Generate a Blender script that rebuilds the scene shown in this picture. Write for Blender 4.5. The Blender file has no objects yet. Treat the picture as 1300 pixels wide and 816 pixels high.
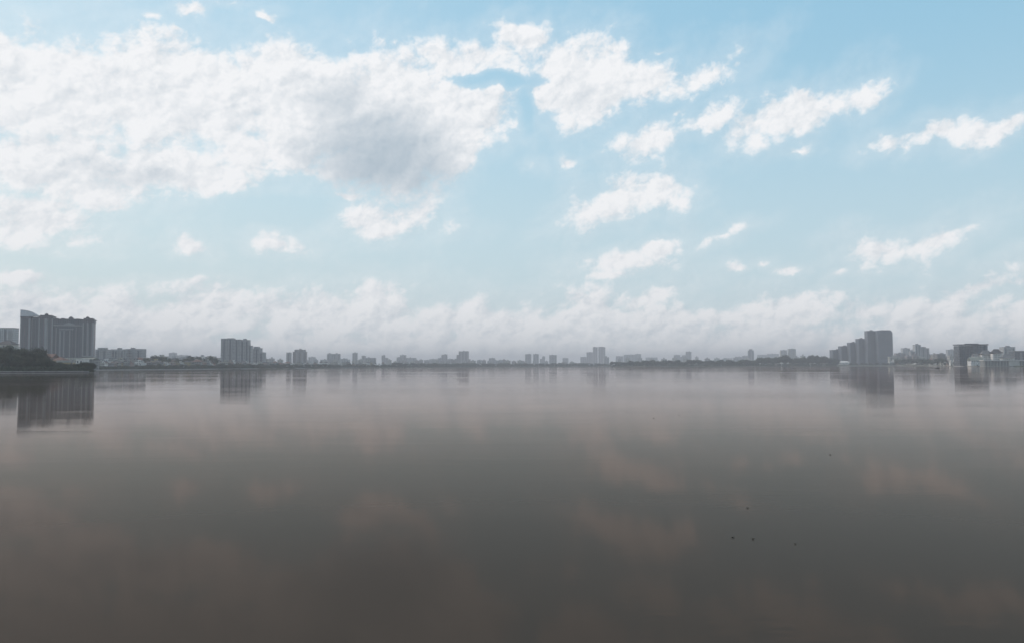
import bpy, bmesh, math, random
import numpy as np
from mathutils import Vector, Matrix

R = math.radians
PI = math.pi
scene = bpy.context.scene
col = scene.collection
random.seed(11)

# ------------------------------------------------------------------ camera
EYE = 4.5                      # metres above the lake
FPX = 1020.0                   # focal length in photo pixels (1300 wide)
cam_data = bpy.data.cameras.new('camera')
cam = bpy.data.objects.new('camera', cam_data)
col.objects.link(cam)
cam_data.sensor_fit = 'HORIZONTAL'
cam_data.sensor_width = 36.0
cam_data.lens = 36.0 * FPX / 1300.0
cam_data.clip_start = 0.1
cam_data.clip_end = 40000.0
PITCH = math.atan(55.6 / FPX)
ROLL = math.atan(0.0036)
cam.matrix_world = (Matrix.Translation((0, 0, EYE)) @ Matrix.Rotation(PI / 2 + PITCH, 4, 'X')
                    @ Matrix.Rotation(-ROLL, 4, 'Z'))
scene.camera = cam
CAMR = cam.matrix_world.to_3x3()


def ray(px, py):
    return (CAMR @ Vector(((px - 650.0) / FPX, -(py - 408.0) / FPX, -1.0))).normalized()


def at(px, py, dist):
    """point seen at photo pixel (px, py) at the ground distance dist (along +Y)"""
    d = ray(px, py)
    return Vector((0, 0, EYE)) + d * (dist / d.y)


def azel(px, py):
    d = ray(px, py)
    return math.degrees(math.atan2(d.x, d.y)), math.degrees(math.asin(d.z))


# ------------------------------------------------------------------ render
scene.render.engine = 'CYCLES'
cy = scene.cycles
cy.use_denoising = True
cy.max_bounces = 6
cy.diffuse_bounces = 2
cy.glossy_bounces = 3
cy.transmission_bounces = 2
cy.volume_bounces = 0
cy.transparent_max_bounces = 4
cy.caustics_reflective = False
cy.caustics_refractive = False
cy.sample_clamp_indirect = 4.0
vs = scene.view_settings
vs.view_transform = 'Standard'
vs.look = 'None'
vs.gamma = 1.0
vs.exposure = 0.0
vs.use_curve_mapping = False

# ------------------------------------------------------------------ node helper
class NB:
    """small helper to write node trees as expressions"""
    def __init__(self, tree):
        self.t = tree

    def n(self, kind, **props):
        nd = self.t.nodes.new(kind)
        for k, v in props.items():
            setattr(nd, k, v)
        return nd

    def put(self, sock, v):
        if isinstance(v, bpy.types.NodeSocket):
            self.t.links.new(v, sock)
        elif v is not None:
            if isinstance(v, (tuple, list)) and len(v) == 3 and sock.type == 'RGBA':
                v = (*v, 1.0)
            sock.default_value = v

    def m(self, op, a, b=None, c=None, clamp=False):
        nd = self.n('ShaderNodeMath', operation=op, use_clamp=clamp)
        self.put(nd.inputs[0], a)
        self.put(nd.inputs[1], b)
        self.put(nd.inputs[2], c)
        return nd.outputs[0]

    def v(self, op, a, b=None, scale=None):
        nd = self.n('ShaderNodeVectorMath', operation=op)
        self.put(nd.inputs[0], a)
        if b is not None:
            self.put(nd.inputs[1], b)
        if scale is not None:
            self.put(nd.inputs['Scale'], scale)
        return nd.outputs['Value'] if op in ('LENGTH', 'DOT_PRODUCT') else nd.outputs[0]

    def sep(self, a):
        nd = self.n('ShaderNodeSeparateXYZ')
        self.put(nd.inputs[0], a)
        return nd.outputs

    def comb(self, x, y, z):
        nd = self.n('ShaderNodeCombineXYZ')
        for i, q in enumerate((x, y, z)):
            self.put(nd.inputs[i], q)
        return nd.outputs[0]

    def step(self, x, lo, hi, a=0.0, b=1.0, smooth=True):
        nd = self.n('ShaderNodeMapRange', interpolation_type='SMOOTHSTEP' if smooth else 'LINEAR')
        self.put(nd.inputs['Value'], x)
        self.put(nd.inputs['From Min'], lo)
        self.put(nd.inputs['From Max'], hi)
        self.put(nd.inputs['To Min'], a)
        self.put(nd.inputs['To Max'], b)
        return nd.outputs[0]

    def mix(self, f, a, b, blend='MIX'):
        nd = self.n('ShaderNodeMix', data_type='RGBA', blend_type=blend)
        self.put(nd.inputs['Factor'], f)
        self.put(nd.inputs[6], a)
        self.put(nd.inputs[7], b)
        return nd.outputs[2]

    def noise(self, vec, scale, detail=2.0, rough=0.5, dist=0.0, dims='3D', lac=2.0):
        nd = self.n('ShaderNodeTexNoise', noise_dimensions=dims)
        self.put(nd.inputs['Vector'], vec)
        self.put(nd.inputs['Scale'], scale)
        self.put(nd.inputs['Detail'], detail)
        self.put(nd.inputs['Roughness'], rough)
        self.put(nd.inputs['Lacunarity'], lac)
        self.put(nd.inputs['Distortion'], dist)
        return nd.outputs

    def n_rot(self, p, deg):
        """coordinates in a frame turned by deg"""
        a = math.radians(deg)
        return self.comb(self.v('DOT_PRODUCT', p, (math.cos(a), math.sin(a), 0)),
                         self.v('DOT_PRODUCT', p, (-math.sin(a), math.cos(a), 0)), 0.0)

    def mapping(self, vec, loc=(0, 0, 0), rot=(0, 0, 0), scale=(1, 1, 1), kind='POINT'):
        nd = self.n('ShaderNodeMapping', vector_type=kind)
        self.put(nd.inputs['Vector'], vec)
        nd.inputs['Location'].default_value = loc
        nd.inputs['Rotation'].default_value = rot
        nd.inputs['Scale'].default_value = scale
        return nd.outputs[0]


# ------------------------------------------------------------------ sky and sun
SUN_EL, SUN_AZ = R(50), R(-68)            # azimuth measured from +Y (the view) towards +X
# cloud bodies: centre x, y, half length, half height (photo px), tilt (deg, up to the right), strength
CLOUDS = [
    # great bank over the left
    (60, 116, 170, 80, 0, 1.0), (230, 124, 190, 80, 0, 1.0), (370, 135, 130, 78, 0, 1.0), (0, 70, 38, 40, -40, .9),
    (60, 205, 150, 52, -4, .9), (210, 215, 130, 44, 2, .9), (120, 245, 120, 26, 0, .7), (340, 190, 110, 40, 5, 1.0),
    (500, 150, 118, 74, 0, 1.3), (585, 150, 72, 52, -20, 1.2), (560, 190, 60, 36, 0, 1.0), (618, 152, 46, 42, 0, 1.0), (490, 205, 100, 48, 0, 1.2),
    (430, 95, 80, 26, 8, .8),
    (600, 73, 105, 19, 10, 1.2), (665, 52, 50, 18, 6, 1.0), (655, 38, 38, 8, 8, .7),
    (735, 105, 72, 50, 5, 1.3), (700, 125, 42, 30, 0, 1.0), (770, 66, 45, 12, 5, .8),
    (820, 100, 60, 28, 10, .8), (895, 95, 65, 20, 22, .8), (935, 80, 25, 10, 0, .4),
    (822, 178, 45, 22, 32, .95), (862, 148, 14, 8, 20, .5),
    (905, 150, 45, 18, 30, .7), (960, 160, 52, 26, 12, 1.0), (1020, 145, 75, 26, 16, 1.0), (1095, 120, 32, 20, 20, 1.0),
    (1010, 190, 28, 7, 10, .3),
    (790, 252, 74, 25, 12, 1.1), (845, 240, 38, 20, 10, 1.0), (760, 266, 45, 12, 5, .7),
    (1188, 172, 76, 17, 6, 1.0), (1275, 160, 55, 15, 22, 1.0), (1150, 184, 24, 7, 0, .6),
    (670, 210, 20, 9, 0, .7), (725, 208, 15, 12, 10, .5), (843, 64, 18, 6, 5, .5),
    (485, 283, 74, 19, 3, 1.0), (530, 268, 36, 11, 35, .7), (440, 254, 40, 9, 3, .6),
    (42, 280, 84, 38, -12, 1.0), (95, 305, 55, 18, -18, .8), (150, 262, 34, 12, 5, .5),
    (246, 314, 27, 11, 0, .9), (358, 308, 38, 11, 6, .85),
    (195, 18, 16, 8, 0, .5), (244, 8, 24, 9, 12, .8), (290, 2, 28, 6, 0, .6), (343, 19, 14, 6, 0, .45), (225, 42, 14, 9, 0, .5),
    (790, 333, 62, 15, 10, .85), (840, 314, 42, 11, 20, .8), (915, 303, 40, 9, 26, .6),
    (970, 331, 14, 8, 0, .4), (936, 338, 16, 6, 0, .35), (1008, 343, 24, 7, 8, .45),
    (1118, 322, 54, 22, 10, 1.0), (1185, 306, 58, 19, 22, 1.0), (1230, 291, 28, 9, 28, .8), (1060, 345, 20, 8, 30, .4),
    # the low bank along the horizon
    (-120, 420, 260, 76, 0, 1.0), (60, 415, 130, 62, 0, 1.0), (185, 415, 120, 56, 0, 1.0), (265, 398, 90, 42, 0, 1.0), (20, 350, 60, 14, 0, .8),
    (400, 405, 130, 40, 0, 1.0), (480, 405, 80, 44, 0, 1.0), (580, 412, 90, 38, 0, 1.0), (660, 420, 90, 42, 0, 1.0),
    (760, 418, 110, 46, 0, 1.0), (830, 378, 56, 15, 12, .9), (850, 425, 90, 36, 0, 1.0), (960, 430, 130, 34, 4, 1.0),
    (1015, 392, 62, 27, 8, 1.0), (1100, 395, 44, 18, 5, .9), (1180, 418, 120, 36, 0, 1.0), (1215, 378, 60, 16, 18, .7),
    (1290, 355, 70, 14, 5, .8), (1330, 410, 120, 42, 0, 1.0), (1270, 382, 40, 14, 20, .7),
    (1245, 362, 90, 20, 12, .9), (1170, 392, 80, 22, 5, .9), (930, 402, 70, 20, 6, .9), (780, 352, 50, 9, 5, .4), (600, 455, 1500, 42, 0, 1.0),
]
CLOUDS = [(x, y, rx * 1.04, ry * (1.2 if ry < 25 and w >= .7 else 1.05), rot, w) for (x, y, rx, ry, rot, w) in CLOUDS]
# clear gaps of blue
CLEAR = [(632, 101, 58, 9, 0, .85), (668, 140, 12, 34, 0, .65), (350, 264, 80, 20, 0, .8), (130, 340, 200, 12, 0, .5), (640, 235, 50, 40, 0, .6)]
# thick parts that let less light through
THICK = [(488, 200, 128, 76, 0, 1.0), (528, 222, 80, 46, 0, .9), (430, 135, 60, 40, 25, .62), (395, 190, 60, 28, 0, .5),
         (500, 225, 70, 40, 0, .8), (170, 225, 120, 26, 5, .45), (230, 140, 40, 18, 20, .22), (60, 225, 70, 20, 0, .35), (745, 125, 50, 24, 0, .22), (130, 85, 120, 16, 0, .12),
         (1040, 165, 60, 14, 16, .12), (100, 160, 90, 20, 10, .18)]


TILTS = (0.0, 20.0)


def ell(nb, frames, px, py, rx, ry, rot):
    """distance from the middle of an ellipse on the sky, 1 at its edge"""
    t = min(TILTS, key=lambda q: abs(q - rot))
    c = azel(px, py)
    ca, sa = math.cos(R(t)), math.sin(R(t))
    cx_, cy_ = c[0] * ca + c[1] * sa, -c[0] * sa + c[1] * ca
    k = math.hypot(*[u - v for u, v in zip(azel(px + 4, py), azel(px - 4, py))]) / 8
    sx, sy = 1 / (rx * k), 1 / (ry * k)
    nd = nb.n('ShaderNodeVectorMath', operation='MULTIPLY_ADD')
    nb.put(nd.inputs[0], frames[t])
    nb.put(nd.inputs[1], (sx, sy, 0))
    nb.put(nd.inputs[2], (-cx_ * sx, -cy_ * sy, 0))
    return nb.v('LENGTH', nd.outputs[0])


def after(nb, vec, val):
    """vec again, but evaluated after val (keeps few values in memory at a time)"""
    nd = nb.n('ShaderNodeVectorMath', operation='MULTIPLY_ADD')
    nb.put(nd.inputs[0], val)
    nb.put(nd.inputs[1], (0, 0, 1e-6))
    nb.put(nd.inputs[2], vec)
    return nd.outputs[0]


def turned(nb, p):
    return {t: (p if t == 0 else nb.v('MULTIPLY', nb.n_rot(p, t), (1, 1, 0))) for t in TILTS}


def union(nb, frames, blobs, fn, soft):
    acc = None
    for i, bl in enumerate(blobs):
        if i and i % 10 == 0:
            frames = {t: after(nb, v, acc) for t, v in frames.items()}
        f = fn(ell(nb, frames, *bl[:5]), bl)
        acc = f if acc is None else nb.m('SMOOTH_MAX', acc, f, soft)
    return acc


world = bpy.data.worlds.new('World')
scene.world = world
world.use_nodes = True
world.cycles.sampling_method = 'MANUAL'
world.cycles.sample_map_resolution = 512
wt = world.node_tree
wt.nodes.clear()
nb = NB(wt)
sky = nb.n('ShaderNodeTexSky', sky_type='NISHITA', sun_disc=False)
sky.sun_elevation = SUN_EL
sky.sun_rotation = SUN_AZ
sky.air_density = 1.0
sky.dust_density = 2.0
sky.ozone_density = 1.5
tc = nb.n('ShaderNodeTexCoord').outputs['Generated']
nrm = nb.v('NORMALIZE', tc)
X, Y, Z = nb.sep(nrm)
az = nb.m('MULTIPLY', nb.m('ARCTAN2', X, Y), 180 / PI)
el = nb.m('MULTIPLY', nb.m('ARCSINE', Z), 180 / PI)
P = nb.comb(az, el, 0.0)
WS = 0.10


def wscale(c):
    return tuple(q / WS for q in c)


SKY_MIX = nb.v('ADD', nb.v('MULTIPLY', sky.outputs[0], (1.05, 0.76, 0.44)), wscale((0.16, 0.405, 0.60)))
SKY_MIX = nb.mix(nb.m('MULTIPLY', nb.step(el, 24, 2), 0.62), SKY_MIX, wscale((0.64, 0.755, 0.80)))   # dusty lower air
LIT, DIM = wscale((0.955, 0.96, 0.975)), wscale((0.44, 0.53, 0.61))
# wind-drawn coordinates: the clouds lean up to the right
wind = nb.v('MULTIPLY', nb.n_rot(P, 20), (0.78, 1.0, 1))
warp = nb.noise(wind, 0.35, 4, 0.55, dims='2D')['Color']
Pw = nb.v('MULTIPLY_ADD', warp, (1.8, 1.8, 0))
Pw.node.inputs[2].default_value = (0, 0, 0)
Pw = nb.v('ADD', nb.v('SUBTRACT', Pw, (0.9, 0.9, 0)), P)
frames = turned(nb, Pw)


def body_of(e, bl):
    k = max(0.85, 0.21 * (bl[3] ** 0.5))
    return nb.m('MULTIPLY_ADD', e, -k, k * (0.55 + 0.45 * bl[5]))


body = nb.m('MINIMUM', union(nb, frames, CLOUDS, body_of, 0.18), 1.15)
frames3 = {t: after(nb, v, body) for t, v in frames.items()}
clear = union(nb, frames3, CLEAR, lambda e, bl: nb.m('MULTIPLY', nb.step(e, 1.6, 0.1), bl[5]), 0.1)
body = nb.m('MULTIPLY_ADD', clear, -2.3, body)
frames2 = {t: after(nb, v, body) for t, v in frames.items()}
tk = union(nb, frames2, THICK, lambda e, bl: nb.m('MULTIPLY', nb.step(e, 1.15, 0.2), bl[5]), 0.1)
windb = after(nb, wind, tk)
fine = nb.noise(windb, 0.40, 8, 0.60, 0.2, '2D')[0]


def puffs(p, det):
    """cauliflower heads: rounded cells inside cells"""
    nd = nb.n('ShaderNodeTexVoronoi', voronoi_dimensions='2D', feature='F1', normalize=True)
    nb.put(nd.inputs['Vector'], p)
    nd.inputs['Scale'].default_value = 0.62
    nd.inputs['Detail'].default_value = det
    nd.inputs['Roughness'].default_value = 0.55
    nd.inputs['Lacunarity'].default_value = 2.3
    return nb.m('SUBTRACT', 1.0, nd.outputs['Distance'])


bent = nb.v('ADD', windb, nb.v('SCALE', nb.noise(windb, 1.3, 3, 0.6, dims='2D')['Color'], scale=0.8))
lump = puffs(bent, 3.0)
lump_s = puffs(nb.v('ADD', bent, (-0.16, 0.30, 0)), 3.0)
fine_s = nb.noise(nb.v('ADD', windb, (-0.25, 0.8, 0)), 0.40, 5, 0.60, 0.2, '2D')[0]
nz = nb.m('ADD', nb.m('MULTIPLY_ADD', fine, 1.9, -0.95), nb.m('MULTIPLY_ADD', lump, 1.5, -0.98))
dens = nb.m('ADD', body, nz)
alpha = nb.m('MULTIPLY', nb.step(dens, -0.25, 0.68), 0.97)
alpha = nb.m('MAXIMUM', alpha, nb.m('MULTIPLY', nb.step(nb.m('MULTIPLY_ADD', nz, 0.9, body), -1.5, 0.5), 0.24))   # thin veils round the clouds
# how much cloud lies between this point and the sun
sh = nb.m('ADD', nb.m('MULTIPLY', nb.m('SUBTRACT', fine_s, fine), 0.95), nb.m('MULTIPLY', nb.m('SUBTRACT', lump_s, lump), 1.0))
sh = nb.m('MULTIPLY', sh, nb.m('MULTIPLY_ADD', tk, -0.6, 1.0))       # thick cloud is lit evenly from inside
sh = nb.m('ADD', nb.m('ADD', sh, 0.05), nb.m('MULTIPLY', tk, 0.82))
low = nb.step(el, 6.5, 1.5)                                   # the far bank is veiled by more air
sh = nb.m('MULTIPLY', sh, nb.m('MULTIPLY_ADD', low, 0.9, 1.0), clamp=True)
ccol = nb.mix(sh, LIT, DIM)
ccol = nb.mix(nb.m('MULTIPLY', low, 0.35), ccol, wscale((0.86, 0.88, 0.90)))
bg_front = nb.n('ShaderNodeBackground')
nb.put(bg_front.inputs['Color'], nb.mix(alpha, SKY_MIX, ccol))
bg_front.inputs['Strength'].default_value = WS
# the rest of the dome: scattered fair-weather clouds over a low bank
w2 = nb.m('MULTIPLY_ADD', nb.noise(wind, 0.07, 5, 0.6, dims='2D')[0], 5.0, -2.5)
w2 = nb.m('MAXIMUM', w2, nb.step(el, 3, 9, 0.6, -2.0))
bg_else = nb.n('ShaderNodeBackground')
nb.put(bg_else.inputs['Color'], nb.mix(nb.step(w2, -0.1, 0.6), SKY_MIX, wscale((0.78, 0.81, 0.84))))
bg_else.inputs['Strength'].default_value = WS
away = nb.m('MAXIMUM', nb.step(nb.m('ABSOLUTE', az), 36, 46), nb.step(el, 26, 33))
away = nb.m('MAXIMUM', away, nb.m('LESS_THAN', el, -3.0))
mxw = nb.n('ShaderNodeMixShader')
nb.put(mxw.inputs[0], away)
nb.put(mxw.inputs[1], bg_front.outputs[0])
nb.put(mxw.inputs[2], bg_else.outputs[0])
wo = nb.n('ShaderNodeOutputWorld')
nb.put(wo.inputs['Surface'], mxw.outputs[0])

sun_d = bpy.data.lights.new('sun', 'SUN')
sun_d.energy = 2.2
sun_d.angle = R(0.5)
sun_d.color = (1.0, 0.96, 0.90)
sun = bpy.data.objects.new('sun', sun_d)
col.objects.link(sun)
sd = Vector((math.sin(SUN_AZ) * math.cos(SUN_EL), math.cos(SUN_AZ) * math.cos(SUN_EL), math.sin(SUN_EL)))
sun.rotation_euler = sd.to_track_quat('Z', 'Y').to_euler()


# ------------------------------------------------------------------ materials
def material(name):
    m = bpy.data.materials.new(name)
    m.use_nodes = True
    m.node_tree.nodes.clear()
    return m, NB(m.node_tree)


def finish(nb_, shader, volume=None):
    o = nb_.n('ShaderNodeOutputMaterial')
    if shader is not None:
        nb_.put(o.inputs['Surface'], shader)
    if volume is not None:
        nb_.put(o.inputs['Volume'], volume)


def principled(b, color, rough=0.8, spec=0.3, **kw):
    nd = b.n('ShaderNodeBsdfPrincipled')
    b.put(nd.inputs['Base Color'], color)
    b.put(nd.inputs['Roughness'], rough)
    b.put(nd.inputs['Specular IOR Level'], spec)
    for k, v in kw.items():
        b.put(nd.inputs[k], v)
    return nd.outputs[0]


def water_material():
    m, b = material('lake_water')
    geo = b.n('ShaderNodeNewGeometry')
    pos = geo.outputs['Position']
    px, py, pz = b.sep(pos)
    # patches where a breath of wind roughens the water
    gust = b.step(b.noise(b.mapping(pos, scale=(0.006, 0.012, 1)), 1.0, 3, 0.55)[0], 0.44, 0.64)
    rip = b.noise(b.mapping(pos, scale=(0.9, 2.6, 1)), 1.0, 4, 0.55, 0.3)[0]
    calm = b.step(b.noise(b.mapping(pos, scale=(0.035, 0.10, 1)), 1.0, 3, 0.6)[0], 0.5, 0.68)
    swell = b.noise(b.mapping(pos, scale=(0.05, 0.16, 1)), 1.0, 2, 0.5)[0]
    h = b.m('ADD', b.m('MULTIPLY', rip, b.m('MULTIPLY_ADD', calm, 0.0045, b.m('MULTIPLY_ADD', gust, 0.009, 0.0016))), b.m('MULTIPLY', swell, 0.009))
    bump = b.n('ShaderNodeBump')
    b.put(bump.inputs['Height'], h)
    bump.inputs['Strength'].default_value = 1.0
    bump.inputs['Distance'].default_value = 1.0
    fr = b.n('ShaderNodeFresnel')
    fr.inputs['IOR'].default_value = 1.062
    b.put(fr.inputs['Normal'], bump.outputs[0])
    gl = b.n('ShaderNodeBsdfAnisotropic') if False else b.n('ShaderNodeBsdfGlossy')
    b.put(gl.inputs['Color'], b.mix(b.step(fr.outputs[0], 0.2, 0.8), (0.76, 0.655, 0.60), (0.92, 0.855, 0.83)))   # silt tints the steeper views
    b.put(gl.inputs['Roughness'], b.m('MULTIPLY_ADD', gust, 0.03, 0.036))
    b.put(gl.inputs['Normal'], bump.outputs[0])
    df = b.n('ShaderNodeBsdfDiffuse')
    b.put(df.inputs['Color'], b.mix(b.noise(b.mapping(pos, scale=(0.02, 0.03, 1)), 1.0, 4, .5)[0], (0.041, 0.034, 0.029), (0.050, 0.042, 0.036)))
    mx = b.n('ShaderNodeMixShader')
    b.put(mx.inputs[0], fr.outputs[0])
    b.put(mx.inputs[1], df.outputs[0])
    b.put(mx.inputs[2], gl.outputs[0])
    finish(b, mx.outputs[0])
    return m


def mesh_obj(name, verts, faces, mats, parent=None, idx=None, smooth=False):
    me = bpy.data.meshes.new(name)
    me.from_pydata([tuple(v) for v in verts], [], faces)
    for m_ in (mats if isinstance(mats, (list, tuple)) else [mats]):
        me.materials.append(m_)
    if idx is not None:
        me.polygons.foreach_set('material_index', idx)
    if smooth:
        me.polygons.foreach_set('use_smooth', [True] * len(me.polygons))
    me.update()
    o = bpy.data.objects.new(name, me)
    col.objects.link(o)
    if parent is not None:
        o.parent = parent
    return o


FAR = 12500.0
water = mesh_obj('lake_water', [(-FAR, -400, 0), (FAR, -400, 0), (FAR, FAR, 0), (-FAR, FAR, 0)], [(0, 1, 2, 3)], water_material())
water['kind'] = 'structure'


def haze_box():
    m, b = material('haze_air')
    v = b.n('ShaderNodeVolumePrincipled')
    b.put(v.inputs['Color'], (0.80, 0.78, 0.83))
    v.inputs['Density'].default_value = 1.95e-4
    v.inputs['Anisotropy'].default_value = 0.0
    finish(b, None, v.outputs[0])
    x, y0, y1, z0, z1 = FAR + 200, -600, FAR + 200, -3.0, 150.0
    vs_ = [(-x, y0, z0), (x, y0, z0), (x, y1, z0), (-x, y1, z0), (-x, y0, z1), (x, y0, z1), (x, y1, z1), (-x, y1, z1)]
    fs = [(3, 2, 1, 0), (4, 5, 6, 7), (0, 1, 5, 4), (1, 2, 6, 5), (2, 3, 7, 6), (3, 0, 4, 7)]
    o = mesh_obj('haze', vs_, fs, m)
    o['kind'] = 'stuff'
    return o


haze_box()

# ------------------------------------------------------------------ building blocks
GZ = 1.2                       # level of the land above the lake


class MB:
    """collects simple solids and links them as one mesh object"""
    def __init__(self):
        self.v, self.f, self.i = [], [], []

    def add(self, vs_, fs, mi=0):
        k = len(self.v)
        self.v += [tuple(q) for q in vs_]
        self.f += [tuple(k + j for j in f) for f in fs]
        self.i += [mi] * len(fs)
        return self

    def box(self, x0, x1, y0, y1, z0, z1, mi=0):
        return self.add([(x0, y0, z0), (x1, y0, z0), (x1, y1, z0), (x0, y1, z0), (x0, y0, z1), (x1, y0, z1), (x1, y1, z1), (x0, y1, z1)],
                        [(3, 2, 1, 0), (4, 5, 6, 7), (0, 1, 5, 4), (1, 2, 6, 5), (2, 3, 7, 6), (3, 0, 4, 7)], mi)

    def elevation(self, pts, y0, y1, mi=0):
        """outline in the x-z plane, counter-clockwise seen from -y, pushed back from y0 to y1"""
        n = len(pts)
        vs_ = [(x, y0, z) for x, z in pts] + [(x, y1, z) for x, z in pts]
        fs = [tuple(range(n)), tuple(range(2 * n - 1, n - 1, -1))]
        fs += [(j, j + n, (j + 1) % n + n, (j + 1) % n) for j in range(n)]
        return self.add(vs_, fs, mi)

    def plan(self, pts, z0, z1, mi=0):
        n = len(pts)
        vs_ = [(x, y, z0) for x, y in pts] + [(x, y, z1) for x, y in pts]
        fs = [tuple(range(n - 1, -1, -1)), tuple(range(n, 2 * n))]
        fs += [(j, (j + 1) % n, (j + 1) % n + n, j + n) for j in range(n)]
        return self.add(vs_, fs, mi)

    def hip(self, x0, x1, y0, y1, z0, z1, inset=None, mi=0):
        w, d = x1 - x0, y1 - y0
        s = min(w, d) / 2 if inset is None else inset
        if w >= d:
            r = [(x0 + s, (y0 + y1) / 2, z1), (x1 - s, (y0 + y1) / 2, z1)]
            fs = [(0, 1, 5, 4), (1, 2, 5), (2, 3, 4, 5), (3, 0, 4), (3, 2, 1, 0)]
        else:
            r = [((x0 + x1) / 2, y0 + s, z1), ((x0 + x1) / 2, y1 - s, z1)]
            fs = [(0, 1, 4), (1, 2, 5, 4), (2, 3, 5), (3, 0, 4, 5), (3, 2, 1, 0)]
        return self.add([(x0, y0, z0), (x1, y0, z0), (x1, y1, z0), (x0, y1, z0)] + r, fs, mi)

    def tube(self, a, b, ra, rb, n=6, mi=0):
        a, b = Vector(a), Vector(b)
        ax = (b - a).normalized()
        u = ax.orthogonal().normalized()
        w = ax.cross(u)
        vs_ = []
        for c, r in ((a, ra), (b, rb)):
            for j in range(n):
                t = 2 * PI * j / n
                vs_.append(c + u * math.cos(t) * r + w * math.sin(t) * r)
        fs = [(j, (j + 1) % n, (j + 1) % n + n, j + n) for j in range(n)]
        fs += [tuple(range(n - 1, -1, -1)), tuple(range(n, 2 * n))]
        return self.add(vs_, fs, mi)

    def lathe(self, prof, n=12, cx=0.0, cy=0.0, mi=0):
        vs_, fs = [], []
        for r, z in prof:
            for j in range(n):
                t = 2 * PI * j / n
                vs_.append((cx + r * math.cos(t), cy + r * math.sin(t), z))
        for i in range(len(prof) - 1):
            for j in range(n):
                a, b = i * n + j, i * n + (j + 1) % n
                fs.append((a, b, b + n, a + n))
        fs.append(tuple(range(n - 1, -1, -1)))
        fs.append(tuple(range((len(prof) - 1) * n, len(prof) * n)))
        return self.add(vs_, fs, mi)

    def build(self, name, mats, parent=None, smooth=False):
        return mesh_obj(name, self.v, self.f, mats, parent, self.i, smooth)


def thing(name, label, cat, loc=(0, 0, 0), rz=0.0, group=None):
    o = bpy.data.objects.new(name, None)
    o.empty_display_size = 2
    col.objects.link(o)
    o.location = loc
    o.rotation_euler = (0, 0, rz)
    tag(o, label, cat, group)
    return o


def tag(o, label=None, cat=None, group=None, kind=None):
    for k, v in (('label', label), ('category', cat), ('group', group), ('kind', kind)):
        if v is not None:
            o[k] = v
    return o


def copy_tree(root, label, group=None, loc=None, rz=None, scale=None):
    """the thing and each of its parts again; the meshes are shared"""
    c = root.copy()
    col.objects.link(c)
    for p in root.children:
        q = p.copy()
        col.objects.link(q)
        q.parent = c
        for s in p.children:
            t = s.copy()
            col.objects.link(t)
            t.parent = q
    c['label'] = label
    if group:
        c['group'] = group
    if loc is not None:
        c.location = loc
    if rz is not None:
        c.rotation_euler = (0, 0, rz)
    if scale is not None:
        c.scale = scale
    return c


# ------------------------------------------------------------------ surfaces
def plain(name, c, rough=0.85, spec=0.25, vary=0.12, scale=0.35):
    m, b = material(name)
    oc = b.n('ShaderNodeTexCoord').outputs['Object']
    nz_ = b.noise(b.mapping(oc, scale=(scale, scale, scale * 0.35)), 1.0, 5, 0.6)[0]
    f = b.step(nz_, 0.3, 0.7, 1 - vary, 1 + vary, smooth=False)
    finish(b, principled(b, b.v('SCALE', tuple(c), scale=f), rough, spec))
    return m


def facade(name, wall, glass=(0.035, 0.045, 0.055), floor=3.3, bay=3.4, u0=0.22, u1=0.78, v0=0.28, v1=0.80, slab=0.10):
    """rendered wall with a grid of windows, each pane a little different, and rain stains"""
    m, b = material(name)
    oc = b.n('ShaderNodeTexCoord').outputs['Object']
    nrm_ = b.n('ShaderNodeTexCoord').outputs['Normal']
    x, y, z = b.sep(oc)
    nx, ny, nz = b.sep(nrm_)
    side = b.m('GREATER_THAN', b.m('ABSOLUTE', nx), 0.707)
    mu = b.n('ShaderNodeMix', data_type='FLOAT')
    b.put(mu.inputs[0], side)
    b.put(mu.inputs[2], x)
    b.put(mu.inputs[3], y)
    u = b.m('DIVIDE', mu.outputs[0], bay)
    v = b.m('DIVIDE', z, floor)
    fu, fv = b.m('FRACT', u), b.m('FRACT', v)

    def inside(t, lo, hi):
        return b.m('MULTIPLY', b.m('GREATER_THAN', t, lo), b.m('LESS_THAN', t, hi))
    win = b.m('MULTIPLY', inside(fu, u0, u1), inside(fv, v0, v1))
    win = b.m('MULTIPLY', win, b.m('LESS_THAN', b.m('ABSOLUTE', nz), 0.5))
    cell = b.comb(b.m('FLOOR', u), b.m('FLOOR', v), b.m('MULTIPLY', side, 7.0))
    wn = b.n('ShaderNodeTexWhiteNoise', noise_dimensions='3D')
    b.put(wn.inputs['Vector'], cell)
    r = wn.outputs['Value']
    gcol = b.mix(b.m('POWER', r, 3.0), glass, tuple(0.30 * q + 0.10 for q in wall))
    st = b.noise(b.mapping(oc, scale=(0.5, 0.5, 0.06)), 1.0, 5, 0.6)[0]
    wv = b.v('SCALE', tuple(wall), scale=b.step(st, 0.3, 0.75, 1.10, 0.80, smooth=False))
    band = b.m('LESS_THAN', fv, slab)
    wv = b.mix(b.m('MULTIPLY', band, 0.35), wv, tuple(q * 0.55 for q in wall))
    finish(b, principled(b, b.mix(win, wv, gcol), b.m('MULTIPLY_ADD', win, -0.65, 0.85), 0.4))
    return m


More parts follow.
